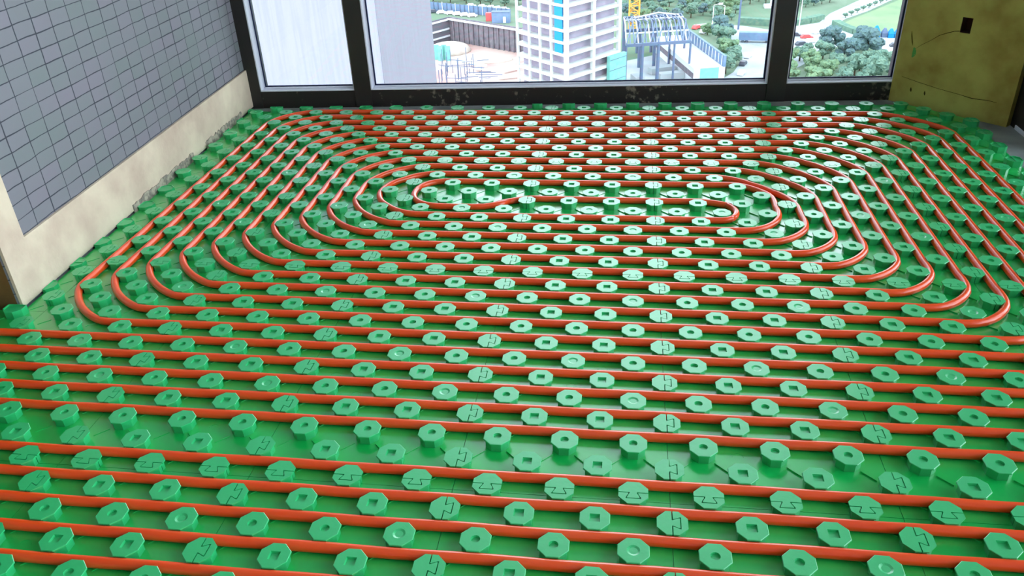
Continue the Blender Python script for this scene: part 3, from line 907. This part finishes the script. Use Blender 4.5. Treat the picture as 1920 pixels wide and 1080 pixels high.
# long gallery building with blue parapet ---------------------------
g0 = site(1328, 160); g1 = site(1262, 104)
gd = (g1-g0).normalized(); gn = Vector((gd.y, -gd.x, 0)); GL = (g1-g0).length*1.15
gb = empty('gallery_building', g0); tag(gb, 'long white gallery building with a blue-grey parapet pointing at the thick mullion', 'building')
def GP(a, c, z): return gd*a + gn*c + Vector((0, 0, z))
b = MB(); b.box((0, -5, 0), (GL, 5, 5.6), GP); b.build('walls', M_WHITE, gb)
b = MB(); b.box((-0.3, 4.2, 5.6), (GL, 5, 9.0), GP); b.build('parapet', M_HOARD, gb)
b = MB(); b.box((0.4, -5.06, 2.2), (GL-1, -4.94, 4.0), GP); b.build('ribbon_window', M_RETAIN, gb)
b = MB(); b.box((-0.08, -3, 1.5), (0.05, 3, 5.5), GP); b.build('end_window', M_NET, gb)
for k in range(14):
    b = MB(); b.box((1+GL*k/14.5, 4.1, 5.8), (1.5+GL*k/14.5, 4.2, 8.8), GP); b.build('parapet_rib', M_WHITE, gb)

# yard, roads, field -------------------------------------------------
def patch(name, pts, material, dz):
    P = [site(u, v) for u, v in pts]; P = [(p.x, p.y) for p in P]
    if area(P) < 0: P = P[::-1]
    b = MB(); b.prism(P, ZG-0.2, ZG+dz); return tag(b.build(name, material), kind='structure')
patch('yard_ground', [(1150, 185), (1150, 120), (1262, 96), (1352, 150), (1375, 136), (1392, 112), (1388, 94), (1372, 84), (1400, 80), (1450, 90), (1482, 100), (1545, 100), (1500, 125), (1470, 135), (1462, 185)], M_YARD, 0.12)
patch('road_ground', [(1300, 47), (1330, 44), (1400, 50), (1450, 58), (1492, 50), (1536, 43), (1556, 26), (1600, 6), (1650, -16), (1720, -45), (1760, -45), (1690, -8), (1630, 20), (1585, 36), (1568, 46), (1600, 60), (1640, 68), (1720, 72), (1720, 100), (1650, 92), (1590, 78), (1545, 100), (1482, 104), (1450, 92), (1400, 82), (1372, 84), (1340, 62)], M_YARD, 0.18)
patch('field_ground', [(1578, 46), (1600, 36), (1640, 20), (1700, -5), (1800, -40), (1800, 60), (1720, 66), (1650, 62), (1605, 56)], M_FIELD, 0.3)
def hedge(pts, label, w=2.0, h=2.0):
    b = MB(); P = [site(u, v) for u, v in pts]
    for p, q in zip(P[:-1], P[1:]): b.bar(p+Vector((0, 0, h/2)), q+Vector((0, 0, h/2)), w, h)
    return tag(b.build('hedge', M_LEAF), label, 'hedge')
hedge([(1566, 47), (1585, 57), (1604, 64), (1624, 69)], 'low green hedge curving round the corner of the pale field', 3, 2)
hedge([(1488, 46), (1515, 42), (1540, 36)], 'low green hedge right of the thick mullion beside the road', 3, 2)
hedge([(1385, 44), (1450, 48)], 'low green hedge behind the lorry', 3, 2.5)

# trees ---------------------------------------------------------------
def tree_protos():
    out = []
    for s, (leaf, R0, Hh) in enumerate(((M_LEAF, 3.6, 7), (M_LEAF2, 4.2, 8), (M_LEAF3, 3.2, 6), (M_LEAF, 2.6, 5))):
        rg = random.Random(s+20); bm = bmesh.new()
        for k in range(16):
            a = rg.uniform(0, 6.28); rr = R0*rg.uniform(0.1, 0.85); zz = Hh*rg.uniform(0.45, 0.95)
            mm = Matrix.Translation((math.cos(a)*rr, math.sin(a)*rr, zz-0.12*rr*rr*0.5)) @ Matrix.Diagonal((1, 1, 0.8, 1))
            bmesh.ops.create_icosphere(bm, subdivisions=3, radius=R0*rg.uniform(0.28, 0.45), matrix=mm)
        for v in bm.verts:
            n3 = noise.noise_vector(v.co*1.3+Vector((s*9, 0, 0)))+noise.noise_vector(v.co*3.1)*0.6
            v.co += n3*0.55
        me = bpy.data.meshes.new('crown'); bm.to_mesh(me); bm.free(); me.materials.append(leaf)
        b = MB(); b.tube((0, 0, 0), (0, 0, Hh*0.6), 0.3, 0.18, n=7)
        for a in (0.5, 2.6, 4.6): b.tube((0, 0, Hh*.35), (math.cos(a)*R0*.5, math.sin(a)*R0*.5, Hh*.65), 0.14, 0.07, n=5)
        o = b.build('trunk', M_TRUNK); tm = o.data; bpy.data.objects.remove(o)
        out.append((me, tm))
    return out
TREES = tree_protos()
TR = (4.4, 5.0, 3.9, 3.2)
placed = []
def tree(u, v, k, s, group, force=False):
    p = site(u, v); R = TR[k]*s
    for q, Rq, *_ in placed:
        if (q-p).length < 0.94*(R+Rq): return
    r = empty('tree', p); r.scale = (s, s, s); r.rotation_euler = (0, 0, (u*7.3+v) % 6.28)
    for nm, me in (('crown', TREES[k][0]), ('trunk', TREES[k][1])):
        o = bpy.data.objects.new(nm, me); COL.objects.link(o); o.parent = r
    placed.append((p, R, r, u, v, k, group))
rg = random.Random(9)
GR = 'trees in the right pane'
for v in range(96, 196, 5):
    for u in range(1474, 1706, 9):
        uu = u+rg.uniform(-4, 4); vv = v+rg.uniform(-2, 2)
        if vv < 106 and not (1550 < uu < 1618): continue
        if vv < 122 and uu < 1495: continue
        if vv < 125 and uu > 1640: continue
        dark = 1545 < uu < 1625 and vv < 130
        light = uu < 1560 and vv > 116
        tree(uu, vv, 1 if dark else (2 if light else rg.choice((0, 3, 0))), rg.uniform(0.8, 1.15), GR)
for (u, v, k, s_) in ((1350, 74, 1, 1.0), (1366, 78, 1, 1.1), (1354, 92, 0, 1.1), (1374, 98, 2, 1.0), (1384, 86, 0, 0.9), (1362, 112, 2, 1.1), (1374, 124, 0, .9), (1360, 138, 0, .9), (1376, 146, 0, 0.8), (1326, 66, 2, 0.7), (1336, 76, 2, .7), (1342, 86, 0, .8)):
    tree(u, v, k, s_, 'trees beside the gallery building')
for i in range(22):
    for j in range(4):
        tree(812+i*7.5+rg.uniform(-3, 3), 4-6*j+i*.45+rg.uniform(-2, 2), rg.choice((0, 0, 3, 1)), rg.uniform(.7, 1.1), 'trees behind the hoarding')
for i in range(34):
    for j in range(9):
        u = 1172+i*8.5+rg.uniform(-5, 5); v = -12+j*6.5+rg.uniform(-3, 3)
        if v > 38 and u > 1290: continue
        if u > 1395 and v > 12: continue
        tree(u, v, rg.choice((0, 2, 3, 3, 1)), rg.uniform(.5, .95), 'trees on the slope')
for i in range(10):
    for j in range(3):
        tree(1488+i*7.5, 2+j*8-i*1.5, rg.choice((0, 1, 3)), rg.uniform(.5, .8), 'small trees beside the road')
for i in range(9):
    tree(1585+i*11, 34-i*4.6, 3, .42, 'street trees along the field')
ADJ = ('green', 'dark bluish', 'pale yellowish', 'small green')
WHERE = {GR: 'clump in the right pane', 'trees beside the gallery building': 'grove beside the gallery',
         'trees behind the hoarding': 'wood behind the hoarding', 'trees on the slope': 'slope above the steel frame',
         'small trees beside the road': 'grove right of the thick mullion', 'street trees along the field': 'line along the pale field'}
ORD2 = ORD + ['twelfth', 'thirteenth', 'fourteenth', 'fifteenth', 'sixteenth', 'seventeenth', 'eighteenth', 'nineteenth', 'twentieth'] + ['%s' % w for w in ('twenty-first', 'twenty-second', 'twenty-third', 'twenty-fourth')]
for g_, wh in WHERE.items():
    T = sorted([t for t in placed if t[6] == g_], key=lambda t: t[4])
    per = 8
    rows = [T[i:i+per] for i in range(0, len(T), per)]
    for ri, row in enumerate(rows):
        for ti, t in enumerate(sorted(row, key=lambda t: t[3])):
            tag(t[2], '%s tree, %s from left, %s row of the %s' % (ADJ[t[5]], ORD2[ti+1], ORD2[ri+1], wh), 'tree', g_)

# street lamps, mast, tents ------------------------------------------
def lamp_post(u, v, h, label, arm=2.5):
    r = empty('street_lamp', site(u, v)); tag(r, label, 'street lamp')
    b = MB(); b.tube((0, 0, 0), (0, 0, h), 0.22, 0.13, n=8); b.build('pole', M_WHITE, r)
    b = MB(); b.bar((0, 0, h), (arm, 0, h+.6), 0.16); b.build('arm', M_WHITE, r)
    b = MB(); b.box((arm-.6, -.3, h+.4), (arm+.9, .3, h+.8)); b.build('lamp_head', M_WHITE, r)
lamp_post(1335, 54, 9.0, 'white street lamp standing behind the trees by the gallery')
lamp_post(1356, 50, 8.0, 'white street lamp left of the tall mast', -2)
lamp_post(1498, 52, 12.0, 'white street lamp just right of the thick mullion')
b = MB(); p = site(1384, 56); b.tube(p, p+Vector((0, 0, 24)), 0.4, 0.3, n=8)
tag(b.build('mast', M_STEEL), 'tall pale mast standing by the road left of the lorry', 'mast')
b = MB(); p = site(1446, 14); b.tube(p, p+Vector((0, 0, 14)), 0.7, 0.6, n=8); b.box((p.x-3, p.y-2, p.z), (p.x+3, p.y+2, p.z+1.2))
tag(b.build('sign_pillar', M_WHITE), 'white pillar on a plinth near the top of the thick mullion', 'pillar')
for k, (u, v, s, mt_) in enumerate(((1641, 70, 1.25, M_CYAN), (1657, 70, 1.0, M_STEEL), (1669, 71, 1.0, M_CYAN), (1681, 71, 1.0, M_CYAN))):
    b = MB(); w = 0.98*s
    b.box((-w, -w, 0), (w, w, 1.6*s)); b.loft([[(-w*1.1, -w*1.1, 1.6*s), (w*1.1, -w*1.1, 1.6*s), (w*1.1, w*1.1, 1.6*s), (-w*1.1, w*1.1, 1.6*s)], [(-.3, -.3, 3.4*s), (.3, -.3, 3.4*s), (.3, .3, 3.4*s), (-.3, .3, 3.4*s)]])
    tag(b.build('tent', mt_, loc=site(u, v)), ('larger cyan tent at the left of the row by the field', 'grey-blue tent beside the larger cyan one', 'small cyan tent third along the row', 'small cyan tent nearest the right window frame')[k], 'tent', 'tents by the field')
